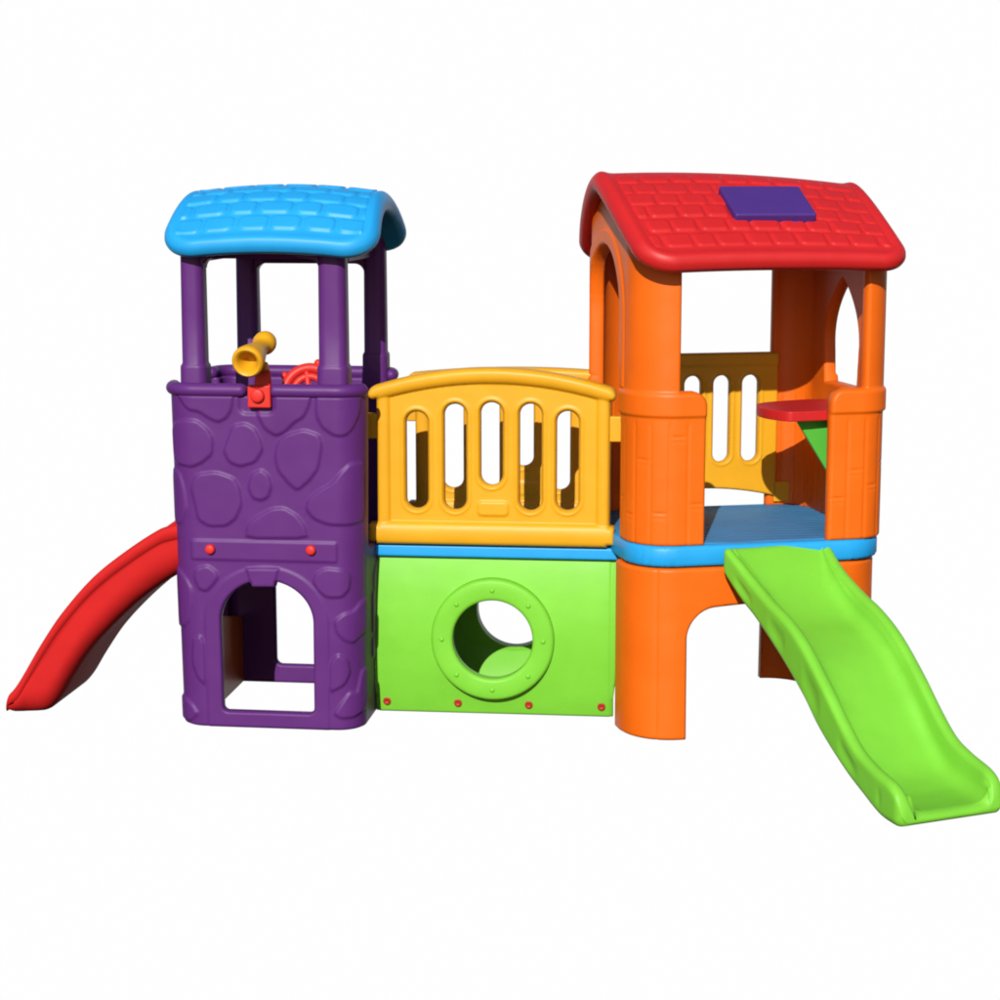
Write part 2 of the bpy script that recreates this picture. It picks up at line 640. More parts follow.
# rolled rim along the top of the wall, in three lengths
def rim_path(s0, s1, out=-0.005, z=1.034, n=60):
    ss = np.linspace(s0, s1, n)
    x, y, nx, ny = pw.at(ss)
    return [(float(pw.xc + (a - pw.xc) * 1.022 + c * out), float(0.3 + (b - 0.3) * 1.022 + d * out), z) for a, b, c, d in zip(x, y, nx, ny)]
s_r0 = S_RIGHT - 0.035
s_l1 = S_LEFT + (0.60 - 0.07 - 0.09)
for a, b in ((0.036, s_r0), (s_l1, PL - 0.066), (S_RIGHT + 0.51 - 0.085, S_LEFT + 0.60 - 0.07 - 0.51)):
    bm = bmesh.new()
    add_tube(bm, rim_path(a, b), 0.0205, 16)
    bm_obj("rim", bm, M['purple'], PT, sharp=None)
# seams across the rim
for sx in (-0.19, 0.105):
    bm = bmesh.new()
    ring = [(sx, 0.002 + 0.0205 * math.cos(t * math.pi / 12), 1.034 + 0.0205 * math.sin(t * math.pi / 12)) for t in range(24)]
    add_tube(bm, ring, 0.0022, 6, closed=True)
    bm_obj("rim_seam", bm, M['purple'], PT, sharp=None)

# deck inside the tower
prism("deck", M['blue'], PT, rrect(-0.262, 0.238, 0.045, 0.555, 0.05), 0.505, 0.545, 'xy', 0.006)

# four corner posts with a collar at the foot
def post(x0, x1, y0, y1):
    r = 0.027
    rings = []
    for z, g in ((0.99, .006), (1.095, .0055), (1.101, .005), (1.106, .002), (1.110, .0005), (1.25, 0.0), (1.470, -0.001)):
        rings.append([(x, y, z) for x, y in rrect(x0 - g, x1 + g, y0 - g, y1 + g, r)])
    loft("post", M['purple'], PT, rings)
post(-0.273, -0.203, 0.024, 0.108)
post(0.143, 0.227, 0.024, 0.108)
post(-0.222, -0.152, 0.480, 0.560)
post(0.192, 0.262, 0.480, 0.560)
# head frame under the roof, arched into the posts
def head(x0, x1, z0, z1, fil):
    pts = [(x0, z1), (x0, z0 - fil)]
    for k in range(7):
        a = R(180 - 90 * k / 6)
        pts.append((x0 + 0.0 + fil + fil * math.cos(a), z0 - fil + fil * math.sin(a)))
    for k in range(7):
        a = R(90 - 90 * k / 6)
        pts.append((x1 - fil + fil * math.cos(a), z0 - fil + fil * math.sin(a)))
    pts += [(x1, z0 - fil), (x1, z1)]
    return pts
prism("head_beam", M['purple'], PT, head(-0.208, 0.148, 1.420, 1.475, 0.030), 0.036, 0.108, 'xz', 0)
prism("head_beam", M['purple'], PT, head(-0.157, 0.197, 1.388, 1.475, 0.030), 0.486, 0.552, 'xz', 0)
for xx0, xx1 in ((-0.226, -0.204), (0.194, 0.224)):
    pts = [(y, z) for y, z in head(0.110, 0.486, 1.410, 1.475, 0.004)]
    bm = bmesh.new()
    a = [bm.verts.new((xx0, p[0], p[1])) for p in pts]
    b = [bm.verts.new((xx1, p[0], p[1])) for p in pts]
    bm.faces.new(a); bm.faces.new(list(reversed(b)))
    for i in range(len(pts)):
        j = (i + 1) % len(pts)
        bm.faces.new((a[i], b[i], b[j], a[j]))
    bm_obj("head_beam", bm, M['purple'], PT)

# ---- roofs: a curved sheet with a thick rolled edge and moulded tiles
def make_roof(parent, mat, hx, y0, y1, z_e, z_r, power, tile_w, rows, thick, row_h, droop, margin, rc, th=0.006, label=None, xoff=lambda t: 0 * t, ridge=0.0, dip=0.0, tile_r=0.014):
    ym, hy = (y0 + y1) / 2, (y1 - y0) / 2
    tt = np.linspace(-1, 1, 801)
    yy = ym + hy * tt
    zz = z_e + (z_r - z_e) * (1 - (np.sqrt(tt ** 2 + 0.004)) ** power) 
    ds = np.hypot(np.diff(yy), np.diff(zz))
    S = np.concatenate([[0], np.cumsum(ds)])
    L = S[-1]
    def prof(v):
        return np.interp(v, S, yy), np.interp(v, S, zz), np.interp(v, S, tt)
    def pos(u, v):
        y, z, t = prof(v)
        e = 0.004
        ya, za, _ = prof(np.clip(v - e, 0, L)); yb, zb, _ = prof(np.clip(v + e, 0, L))
        dy, dz = yb - ya, zb - za
        n = np.hypot(dy, dz)
        N = np.stack([np.zeros_like(dy), -dz / n, dy / n], -1)
        c = 1 - np.minimum(t * t, 1)
        z2 = z - droop * (u / hx) ** 2 - dip * c * ((u / hx + 1) / 2) ** 2
        P = np.stack([u * (1 + ridge * c) + xoff(t), y, z2], -1)
        return P, N
    def sdf(u, v):
        return sd_box(u, v, 0, L / 2, hx, L / 2, rc)
    def disp(u, v):
        out = np.zeros_like(u)
        vv = np.minimum(v, L - v)                 # distance from the nearest eave
        inner = sd_box(u, vv, 0, margin + rows * row_h / 2, hx - margin * 0.8, rows * row_h / 2, 0.01)
        r = np.floor((vv - margin) / row_h)
        fr = (vv - margin) / row_h - r
        uo = u + np.where(np.mod(r, 2) == 0, 0, tile_w / 2) + 0.008 * np.sin(r * 5.1) + 0.007 * np.sin(u * 31 + r * 2.3)
        k = np.floor(uo / tile_w)
        fu = uo / tile_w - k
        wob = 0.0035 * np.sin(k * 12.9 + r * 7.7)
        tx = (fu - .5) * tile_w
        ty = (fr - .5) * row_h
        tx = tx * (1 + 0.10 * (0.5 - fr))            # a little narrower towards the lower edge
        d = -sd_box(tx, ty - wob, 0 * tx, 0 * ty, tile_w / 2 - 0.0015, row_h / 2 - 0.001, tile_r)
        bump = sstep(-0.001, 0.0095, d) * (1 - 0.30 * fr)
        bump = bump * (1 + 0.18 * np.sin(k * 12.9 + r * 7.7))
        ok = (inner < 0) & (r >= 0) & (r < rows)
        out = np.where(ok, th * bump, 0)
        # thick rolled edge all round
        e = -sdf(u, v)
        out = out + 0.007 * np.exp(-((e - 0.028) / 0.018) ** 2)
        return out
    return shell("roof", mat, parent, -hx - .008, hx + .008, -.008, L + .008, 0.0038, pos, sdf, disp,
                 thick=thick, ro=thick * .48, ri=thick * .46, label=label), pos, prof, L

make_roof(PT, M['blue'], 0.332, -0.052, 0.590, 1.462, 1.632, 2.1, 0.102, 5, 0.052, 0.067, 0.026, 0.060, 0.120,
          label="blue roof with moulded tiles", xoff=lambda t: 0.008 + 0 * t, ridge=-0.06, tile_r=0.024, th=0.0075)

# ---- telescope on the rim

def axis_mtx(p, d):
    d = Vector(d).normalized()
    return Matrix.Translation(p) @ d.to_track_quat('Z', 'X').to_matrix().to_4x4()
tm = axis_mtx((-0.036, -0.112, 1.126), (0.05, 1, 0.235))
bm = bmesh.new()
add_lathe(bm, [(0, 0.050), (0.012, 0.050), (0.020, 0.030), (0.026, 0.008), (0.030, 0.0), (0.036, -0.003), (0.041, 0.001), (0.043, 0.008),
               (0.043, 0.018), (0.041, 0.030), (0.036, 0.060), (0.030, 0.090), (0.0245, 0.112), (0.0215, 0.140),
               (0.0225, 0.160), (0.028, 0.168), (0.0318, 0.180), (0.0318, 0.194), (0.029, 0.206), (0.024, 0.213), (0.012, 0.217), (0, 0.218)], tm, 44)
for v in bm.verts:
    w = tm.inverted() @ v.co
    v.co = tm @ Vector((w.x * 1.10, w.y * 1.10, w.z))
tele_o = bm_obj("telescope", bm, M['yellow'], PT, "yellow toy telescope")
# swivel lug below the barrel
bm = bmesh.new()
add_lathe(bm, [(0, -0.026), (0.010, -0.026), (0.014, -0.022), (0.014, 0.022), (0.010, 0.026), (0, 0.026)],
          Matrix.Translation((-0.020, -0.030, 1.108)) @ Matrix.Rotation(R(90), 4, 'Y'), 20)
bm_obj("swivel", bm, M['yellow'], tele_o)
br = rbox("bracket", M['scarlet'], PT, -0.058, 0.012, -0.030, 0.006, 0.985, 1.052, 0.005)
br['label'] = "red telescope bracket"
fk = prism("fork", M['scarlet'], br, [(-0.040, 1.03), (0.011, 1.03), (0.008, 1.095), (-0.002, 1.108), (-0.020, 1.110), (-0.034, 1.095)],
           -0.022, 0.000, 'xz', 0.004)
lathe("bolt", M['scarlet'], br, [(0.0205, 0), (0.0205, 0.010), (0.019, 0.013), (0.014, 0.0145), (0, 0.015)],
      Matrix.Translation((-0.026, -0.029, 1.022)) @ FACE_FRONT, 28)
# red buttons on the banner
bt = lathe("button", M['scarlet'], PT, [(0.0150, 0), (0.0150, 0.008), (0.0135, 0.012), (0.009, 0.0138), (0, 0.0145)],
           FACE_FRONT, 28, loc=(-0.186, -0.006, 0.555))
dup(bt, (0.122, -0.006, 0.559))
# toy steering wheel behind the rim
wm = Matrix.Translation((0.088, 0.150, 1.018)) @ Matrix.Rotation(R(66), 4, 'X')
bm = bmesh.new()
ring = [wm @ Vector((0.074 * math.cos(2 * math.pi * k / 48), 0.074 * math.sin(2 * math.pi * k / 48), 0)) for k in range(48)]
add_tube(bm, ring, 0.0155, 12, closed=True)
ring = [wm @ Vector((0.048 * math.cos(2 * math.pi * k / 48), 0.048 * math.sin(2 * math.pi * k / 48), -.004)) for k in range(48)]
add_tube(bm, ring, 0.012, 10, closed=True)
add_lathe(bm, [(0, -0.03), (0.022, -0.03), (0.024, 0), (0.018, 0.008), (0, 0.010)], wm, 24)
for k in range(5):
    a = 2 * math.pi * k / 5 + .5
    add_tube(bm, [wm @ Vector((0.018 * math.cos(a), 0.018 * math.sin(a), 0)), wm @ Vector((0.070 * math.cos(a), 0.070 * math.sin(a), 0))], 0.009, 10)
wheel = bm_obj("steering_wheel", bm, M['scarlet'], PT, "red toy steering wheel")
for k in range(5):
    a = 2 * math.pi * k / 5 + .5 + .2 + math.pi / 5
    p = wm @ Vector((0.092 * math.cos(a), 0.092 * math.sin(a), 0))
    bm = bmesh.new()
    bmesh.ops.create_uvsphere(bm, u_segments=16, v_segments=10, radius=0.0125)
    bmesh.ops.translate(bm, verts=bm.verts, vec=p)
    bm_obj("knob", bm, M['scarlet'], wheel)
bm = bmesh.new()
add_tube(bm, [wm @ Vector((0, 0, -0.02)), wm @ Vector((0, 0, -0.12)), (0.085, 0.32, 0.545)], 0.014, 12)
bm_obj("column", bm, M['purple'], wheel)
# orange board that closes the low side arch
bm = bmesh.new()
kb = [(0.05, 0.002), (0.556, 0.002), (0.556, 0.225), (0.05, 0.335)]
ka = [bm.verts.new((-0.250, y, z)) for y, z in kb]
kc = [bm.verts.new((-0.236, y, z)) for y, z in kb]
bm.faces.new(ka); bm.faces.new(list(reversed(kc)))
for i in range(4):
    j = (i + 1) % 4
    bm.faces.new((ka[i], kc[i], kc[j], ka[j]))
bmesh.ops.bevel(bm, geom=list(bm.edges), offset=0.004, segments=2, affect='EDGES')
bm_obj("kick_board", bm, M['orange'], PT, "orange board closing the low side arch")

# ================================================================== BRIDGE
BR = thing("bridge", "short bridge with yellow slatted railings over green porthole panels between the towers", "play bridge",
           (-0.022, 6.035, 0), -6)
DEPTH = 0.462
SLOTS = [(-0.234, 0.652, 0.951), (-0.116, 0.650, 0.976), (-0.004, 0.728, 0.982), (0.115, 0.651, 0.979), (0.228, 0.653, 0.958)]
ARC = [1.088, 0.058]                       # crown and fall of the railing being built
def arc_top(x):
    return ARC[0] - ARC[1] * (x / 0.365) ** 2
def rail_sdf(x, z):
    body = np.maximum(np.abs(x) - 0.358, np.maximum(0.555 - z, z - arc_top(x)))
    q = z - (arc_top(np.clip(x, -.378, .370)) - 0.021)
    top = np.hypot(np.maximum(np.abs(x + 0.004) - 0.357, 0), q) - 0.021
    # round the ends of the hand rail
    foot = sd_rect(x, z, -0.384, 0.372, 0.541, 0.606, 0.008)
    d = np.minimum(np.minimum(body, top), foot)
    notch = np.minimum(sd_rect(x, z, -0.41, -0.362, 0.50, 0.549), sd_rect(x, z, 0.350, 0.41, 0.50, 0.549))
    d = np.maximum(d, -notch)
    for cx, z0, z1 in SLOTS:
        d = np.maximum(d, -sd_slot(x, z, cx, z0, z1, 0.0335))
    return d
def rail_disp(x, z):
    out = np.zeros_like(x)
    q = z - (arc_top(x) - 0.021)
    out += 0.020 * np.sqrt(np.maximum(0, 1 - (q / 0.027) ** 2))
    lower = (z < 0.612)
    q = (z - 0.576) / 0.036
    out = np.maximum(out, 0.020 * np.sqrt(np.maximum(0, 1 - q ** 2)) ** .7)
    for sx in (-0.338, 0.338):
        q = (x - sx) / 0.022
        out = np.maximum(out, np.where((z > .59) & (z < arc_top(x) - .03), 0.011 * np.sqrt(np.maximum(0, 1 - q ** 2)), 0))
    lip = np.full_like(x, 1.0)
    for cx, z0, z1 in SLOTS:
        lip = np.minimum(lip, sd_slot(x, z, cx, z0, z1, 0.0335))
    out += 0.0035 * np.exp(-((lip - 0.011) / 0.005) ** 2)
    bd = sd_rect(x, z, -0.046, 0.048, 0.634, 0.678, 0.014) + np.abs(x) * 0.0
    out += emboss(bd, 0.006, 0.008)
    return out
def rail(y, flip=False, label=None, shift=0.0):
    def pos(x, z):
        P = np.stack([x + shift, np.full_like(x, y), z], -1)
        N = np.stack([0 * x, (1.0 if flip else -1.0) + 0 * x, 0 * x], -1)
        return P, N
    o = shell("railing", M['yellow'], BR, -0.40, 0.40, 0.53, 1.10, 0.0035, pos, rail_sdf, rail_disp,
              disp_in=lambda x, z: -0.6 * rail_disp(x, z), thick=0.040, ro=0.012, ri=0.012, label=label)
    for x0, x1 in ((-0.394, -0.352), (0.350, 0.394)):
        s = 1 if not flip else -1
        rbox("mounting_tab", M['yellow'], o, x0 + shift, x1 + shift, y + .002, y + .034, 0.866, 0.944, 0.005)
    return o
rail(0.0, label="front yellow railing with five slots")
ARC[:] = [1.050, 0.020]
rail(DEPTH, flip=True, label="rear yellow railing with five slots", shift=0.057)

rbox("deck", M['blue'], BR, -0.390, 0.385, 0.008, DEPTH - 0.008, 0.500, 0.5385, 0.008)

def panel_y(z):
    return 0.034 * ((z - 0.25) / 0.25) ** 2 - 0.004
HZ = 0.246
def green_panel(y, sgn, hole_x, label=None):
    def pos(x, z):
        P = np.stack([x, y + sgn * (-1) * -panel_y(z), z], -1)
        dz = 2 * 0.034 * (z - 0.25) / 0.0625
        n = np.sqrt(1 + dz ** 2)
        N = np.stack([0 * x, -sgn / n, dz / n], -1)
        return P, N
    def sdf(x, z):
        hw = 0.372 + 0.012 * np.clip((z - 0.06) / 0.10, 0, 1)
        d = np.maximum(np.abs(x) - hw, np.maximum(-z, z - 0.499))
        return np.maximum(d, -(np.hypot(x - hole_x, z - HZ) - 0.128))
    def disp(x, z):
        return groove(np.where(np.abs(x) > .33, np.abs(np.abs(x) - 0.366), 1), 0.004, 0.004)
    o = shell("tunnel_panel", M['green'], BR, -0.395, 0.395, -0.01, 0.51, 0.005, pos, sdf, disp,
              thick=0.022, ro=0.005, ri=0.005, label=label)
    # porthole ring
    def rpos(a, r):
        P = np.stack([hole_x + r * np.cos(a), y - sgn * 0.020 + 0 * a, HZ + 0.002 + r * np.sin(a)], -1)
        N = np.stack([0 * a, -sgn + 0 * a, 0 * a], -1)
        return P, N
    bm = bmesh.new()
    prof = [(0.126, -0.030), (0.1235, 0.008), (0.1250, 0.0145), (0.130, 0.0185), (0.136, 0.020), (0.165, 0.0195),
            (0.180, 0.0185), (0.186, 0.0165), (0.190, 0.0115), (0.1915, 0.004), (0.192, -0.026), (0.126, -0.030)]
    add_lathe(bm, prof, Matrix.Translation((hole_x, y, HZ + .002)) @ Matrix.Rotation(R(90 * sgn), 4, 'X'), 96)
    bmesh.ops.remove_doubles(bm, verts=bm.verts, dist=1e-5)
    bm_obj("porthole_ring", bm, M['green'], o, sharp=60)
    rv = None
    for k in range(8):
        a = R(90 + 45 * k)
        loc = (hole_x + 0.157 * math.cos(a), y - sgn * 0.0185, HZ + .002 + 0.157 * math.sin(a))
        if rv is None:
            rv = lathe("rivet", M['green'], o, [(0.0080, 0), (0.0072, 0.003), (0.0054, 0.0050), (0.0026, 0.0060), (0, 0.0062)],
                       Matrix.Rotation(R(90 * sgn), 4, 'X'), 20, loc=loc)
        else:
            dup(rv, loc, o)
    return o
gp = green_panel(0.0, 1, 0.0, "front green panel with riveted porthole")
sc = None
for x in (-0.336, -0.112, 0.110, 0.336):
    loc = (x, panel_y(0.037) - 0.001, 0.037)
    if sc is None:
        sc = lathe("screw", M['screw'], gp, screw_prof(0.0125, 0.003), FACE_FRONT, 24, loc=loc)
    else:
        dup(sc, loc, gp)
green_panel(DEPTH, -1, 0.025, "rear green panel with porthole")

# ================================================================== ORANGE PLAYHOUSE
OH = thing("playhouse_tower", "orange playhouse tower with red tiled roof, skylight and red counter", "play tower",
           (0.807, 5.832, 0), 12)
OX0, OX1, OD = -0.420, 0.372, 0.70
def band_lathe():
    pass
# ---- base with an arch through each side
pb = Peri(OX0 - 0.008, OX1 - 0.004, 0.0, OD - 0.005, 0.15, 0.17)
xcb = pb.xc
def base_sdf(s, z):
    s = np.mod(s, pb.L)
    x = np.where(s > pb.L / 2, s - pb.L, s) + xcb
    d = np.maximum(-z, z - 0.520)
    def arch(a, a0, a1, top):
        # flat arch with wide shoulders
        b = sd_rect(a, z, a0, a1, -0.3, 0.335, 0.02)
        c = sd_rect(a, z, a0, a1, -0.2, top, 0.085)
        return np.minimum(c, c)
    xf = x
    crown = 0.405 - 0.25 * np.minimum(np.abs(xf), .3) ** 2
    d = np.maximum(d, -arch(xf, -0.258, 0.245, crown))
    sr = pb.start(2); yr = 0.15 + s - sr
    d = np.maximum(d, -arch(yr, 0.16, 0.55, 0.40))
    s4 = pb.start(4); xr = OX1 - 0.004 - 0.17 - (s - s4)
    d = np.maximum(d, -arch(xr, -0.235, 0.210, 0.40))
    s6 = pb.start(6); yl = OD - 0.005 - 0.17 - (s - s6)
    d = np.maximum(d, -arch(yl, 0.195, 0.52, 0.70))
    return d
def base_pos(s, z):
    x, y, nx, ny = pb.at(s)
    k = 1.0 + 0.035 * (0.3 - z) * (z < 0.3)
    P = np.stack([x * (1 + 0 * z), OD / 2 + (y - OD / 2) * (1 + 0.05 * np.maximum(0, .45 - z)), z], -1)
    return P, np.stack([nx, ny, 0 * nx], -1)
def base_disp(s, z):
    s = np.mod(s, pb.L)
    x = np.where(s > pb.L / 2, s - pb.L, s) + xcb
    d = groove(x + 0.352, 0.003, 0.004) + groove(x - 0.352, 0.003, 0.004)
    return d
shell("base", M['orange'], OH, 0, pb.L, -0.004, 0.524, 0.0045, base_pos, base_sdf, base_disp,
      thick=0.045, ro=0.010, ri=0.008, periodic=True)

# ---- deck
def deck_pos(x, y):
    P = np.stack([x, y, 0.587 + 0 * x], -1)
    return P, np.stack([0 * x, 0 * x, 1 + 0 * x], -1)
def deck_disp(x, y):
    inner = sd_rect(x, y, OX0 + .06, OX1 - .06, 0.05, OD - .05, .05)
    f = np.abs(np.mod(y + 0.1 * x, 0.044) - 0.022)
    d = np.where(inner < 0, groove(f, 0.0035, 0.0045), 0)
    return d
playdeck = shell("deck", M['blue'], OH, OX0 - .012, OX1 + .012, -.016, OD + .012, 0.005, deck_pos,
      lambda x, y: sd_rect(x, y, OX0 - 0.002, OX1 + 0.002, -0.004, OD + 0.004, 0.135), deck_disp, thick=0.062, ro=0.012, ri=0.010)

def tread_disp(x, y):
    return groove(np.abs(np.mod(y + 0.1 * x, 0.044) - 0.022), 0.0030, 0.0045)
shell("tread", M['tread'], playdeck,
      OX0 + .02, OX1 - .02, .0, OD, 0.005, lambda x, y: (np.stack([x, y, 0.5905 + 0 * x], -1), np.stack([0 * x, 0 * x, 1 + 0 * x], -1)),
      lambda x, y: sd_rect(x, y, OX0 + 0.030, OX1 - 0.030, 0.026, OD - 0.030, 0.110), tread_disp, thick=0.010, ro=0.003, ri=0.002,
      label="dull blue tread of the deck")

# ---- the two side walls, each turning the corner into the front and the back opening
Z0W = 0.586
ZC0, ZC1 = 0.968, 1.042           # collar
def roof_under(y):
    t = (y - 0.34) / 0.44
    return 1.405 + 0.240 * (1 - np.sqrt(t ** 2 + .004) ** 1.4) - 0.012
def side_wall(right):
    rf = 0.105 if right else 0.135
    rb = 0.13 if right else 0.19
    pe = Peri(OX0, OX1, 0.0, OD, rf, rb)
    if right:
        s_side = pe.start(2); sa = pe.start(0); sb = pe.start(5)
    def xy(s):
        return pe.at(s)
    L = pe.L
    xc = pe.xc
    # s runs from the front jamb round to the back jamb
    if right:
        u0, u1 = 0.174 - xc, pe.start(4) + (OX1 - 0.13 - 0.215)
        side0 = pe.start(2)
        y_of = lambda s: rf + (s - side0)
        fd = lambda s: s - u0                         # from the front jamb
        bd = lambda s: u1 - s
        jf, jb = 0.108, 0.012
    else:
        u0, u1 = pe.start(5) - (-(OX0 + 0.19) + -0.205), L + (-0.208 - xc)
        side0 = pe.start(6)
        y_of = lambda s: OD - rb - (s - side0)
        fd = lambda s: u1 - s
        bd = lambda s: s - u0
        jf, jb = 0.080, 0.012
    yv = lambda s: pe.at(s)[1]
    def sdf(s, z):
        y = yv(s)
        a = fd(s); b = bd(s)
        top = z - roof_under(y)
        lower = np.maximum(np.maximum(-a, -b), np.maximum(Z0W - z, z - ZC1))
        # rounded shoulder on the collar
        sh = sd_rect(a, z, 0, 3.0, Z0W, ZC1, 0.045) if True else lower
        sh = np.maximum(sh, np.where(z < 0.8, np.maximum(-a, Z0W - z), -1))
        sh2 = np.where(z < 0.8, np.maximum(np.maximum(-a, -b), Z0W - z), np.maximum(sd_rect(a, z, 0, 3, 0.3, ZC1, 0.045), -b))
        upper = np.maximum(np.maximum(jf - a, jb - b), np.maximum(ZC1 - .06 - z, top))
        d = np.minimum(sh2, upper)
        yy = y_of(s)
        if right:
            cy, hw, zs, zt = 0.335, 0.140, 1.13, 1.350
            # pointed lancet
            pts = [(cy - hw * .92, 1.018), (cy + hw * .92, 1.018)]
            up_ = [(hw * (1 - (q / 12) ** 2.1), 1.15 + (zt - 1.15) * q / 12) for q in range(12)]
            pts += [(cy + w_, z_) for w_, z_ in up_] + [(cy, zt)] + [(cy - w_, z_) for w_, z_ in reversed(up_)]
            d = np.maximum(d, -sd_poly(yy, z, pts))
        else:
            cy, hw = 0.375, 0.185
            zz = np.where(z > 1.25, 1.25 + (z - 1.25) * hw / 0.205, z)
            ar = np.minimum(sd_rect(yy, z, cy - hw, cy + hw, 0.3, 1.25), np.maximum(np.hypot(yy - cy, zz - 1.25) - hw, 1.2 - z))
            d = np.maximum(d, -ar)
        return d
    marks = []
    rs = random.Random(3 if right else 8)
    for k in range(9):
        for q in range(1):
            marks.append((k, rs.uniform(0.65, 0.92)))
    pw_ = 0.056
    def wood(s, z):
        a = fd(s)
        f = np.mod(a, pw_); f = np.minimum(f, pw_ - f)
        below = sstep(ZC0 - 0.006, ZC0 - 0.03, z)
        d = groove(f, 0.0028, 0.0036) * below
        k = np.floor(a / pw_)
        for kk, zm in marks:
            w = np.where((k == kk), 1.0, 0.0) * np.exp(-((np.mod(a, pw_) - pw_ / 2) / 0.020) ** 4)
            d += w * (groove(z - zm, 0.0032, 0.003) + groove(z - zm + 0.014, 0.0012, 0.003))
        return d
    def disp(s, z):
        d = wood(s, z)
        d += 0.008 * sstep(ZC0 - 0.004, ZC0 + 0.004, z) * sstep(ZC1 + 0.001, ZC1 - 0.012, z)
        if not right:
            yy = y_of(s)
            hw = 0.185
            zz = np.where(z > 1.25, 1.25 + (z - 1.25) * hw / 0.205, z)
            ar = np.where(z > 1.25, np.hypot(yy - 0.375, zz - 1.25) - hw, np.abs(yy - 0.375) - hw)
            d += emboss(ar - 0.045, 0.006, 0.008) * (z > ZC1)
        return d
    def pos(s, z):
        x, y, nx, ny = pe.at(s)
        return np.stack([x, y, z], -1), np.stack([nx, ny, 0 * nx], -1)
    shell("side_wall", M['orange'], OH, u0 - 0.008, u1 + 0.008, Z0W - 0.006, 1.65, 0.0042, pos, sdf, disp,
          disp_in=lambda s, z: -2.0 * wood(s, z) * 0 + wood(s, z) * -1.2, thick=0.040, ro=0.010, ri=0.008,
          label="orange side wall with pointed window" if right else "orange side wall with tall round arch")
side_wall(False)
side_wall(True)

# ---- red roof with violet skylight
rf, rpos, rprof, rL = make_roof(OH, M['red'], 0.408, -0.095, 0.770, 1.425, 1.682, 1.38, 0.080, 6, 0.052, 0.066, 0.010, 0.066, 0.100,
                                label="red roof with moulded tiles", xoff=lambda t: -0.046 * (1 - t * t) - 0.006 * t * t + 0.011 * t, ridge=0.045, dip=0.035)
def skylight():
    v0, v1 = 0.190, 0.330
    x0, x1 = -0.085, 0.165
    P, N = rpos(np.array([(x0 + x1) / 2]), np.array([(v0 + v1) / 2]))
    Pa, _ = rpos(np.array([0.0]), np.array([v0])); Pb, _ = rpos(np.array([0.0]), np.array([v1]))
    dv = Vector((Pb - Pa)[0]); L = dv.length + 0.02; dv.normalize()
    n = Vector((1, 0, 0)).cross(dv)
    c = Vector(P[0])
    m = Matrix(((1, dv.x, n.x, c.x), (0, dv.y, n.y, c.y), (0, dv.z, n.z, c.z), (0, 0, 0, 1)))
    hw = (x1 - x0) / 2
    o = rbox("skylight", M['violet'], rf, -hw, hw, -L / 2, L / 2, -0.012, 0.026, 0.008, mtx=m, label="violet skylight panel")
    for x in (-0.06, 0.06):
        bm = bmesh.new()
        add_lathe(bm, [(0, -.006), (.006, -.006), (.006, .006), (0, .006)], m @ Matrix.Translation((x, -L / 2 - .002, -0.002)) @ Matrix.Rotation(R(90), 4, 'Y'), 12)
        bm_obj("hinge", bm, M['violet'], rf)
skylight()

# ---- yellow railing closing the back
def back_sdf(x, z):
    bot = 0.652 - 0.30 * np.maximum(0, x + 0.02) ** 2 * 1.6
    d = np.maximum(np.maximum(-0.262 - x, x - 0.243), np.maximum(bot - z, z - 1.095))
    for cx in (-0.145, -0.047, 0.051, 0.149):
        d = np.maximum(d, -sd_slot(x, z, cx, 0.738, 1.022, 0.028))
    return d
def back_disp(x, z):
    out = 0.006 * sstep(1.050, 1.058, z)
    lip = np.full_like(x, 1.0)
    for cx in (-0.145, -0.047, 0.051, 0.149):
        lip = np.minimum(lip, sd_slot(x, z, cx, 0.738, 1.022, 0.028))
    return out + 0.003 * np.exp(-((lip - 0.009) / 0.004) ** 2)
def back_pos(x, z):
    return np.stack([x, OD - 0.055 + 0 * x, z], -1), np.stack([0 * x, -1 + 0 * x, 0 * x], -1)
bk = shell("railing", M['yellow'], OH, -0.28, 0.26, 0.60, 1.105, 0.0038, back_pos, back_sdf, back_disp, thick=0.036, ro=0.008, ri=0.008,
           label="yellow railing across the back opening")
for x0, x1 in ((-0.30, -0.255), (0.236, 0.292)):
    rbox("mounting_tab", M['yellow'], bk, x0, x1, OD - 0.052, OD - 0.026, 0.600, 0.668, 0.004)

# ---- red counter on a green bracket
ct = prism("counter", M['red'], OH, chaikin([(0.345, 0.060), (0.075, 0.026), (0.045, 0.036), (0.008, 0.120), (0.010, 0.200), (0.050, 0.300), (0.345, 0.380)], 2),
           0.943, 0.973, 'xy', 0.0035, label="red counter top")
prism("bracket", M['leaf'], ct, [(0.094, 0.949), (0.334, 0.949), (0.334, 0.575)], 0.088, 0.104, 'xz', 0.003, label="green triangular bracket")

# ================================================================== SLIDES
def interp(tab, t):
    xs = [a for a, _ in tab]; ys = [b for _, b in tab]
    # smooth monotone-ish cubic through the table
    n = len(xs)
    m = []
    for i in range(n):
        a = max(0, i - 1); b = min(n - 1, i + 1)
        m.append((ys[b] - ys[a]) / (xs[b] - xs[a]))
    t = min(max(t, xs[0]), xs[-1])
    for i in range(n - 1):
        if t <= xs[i + 1]:
            h = xs[i + 1] - xs[i]; q = (t - xs[i]) / h
            return ((2*q**3 - 3*q**2 + 1) * ys[i] + (q**3 - 2*q**2 + q) * h * m[i] + (-2*q**3 + 3*q**2) * ys[i+1] + (q**3 - q**2) * h * m[i+1])
    return ys[-1]

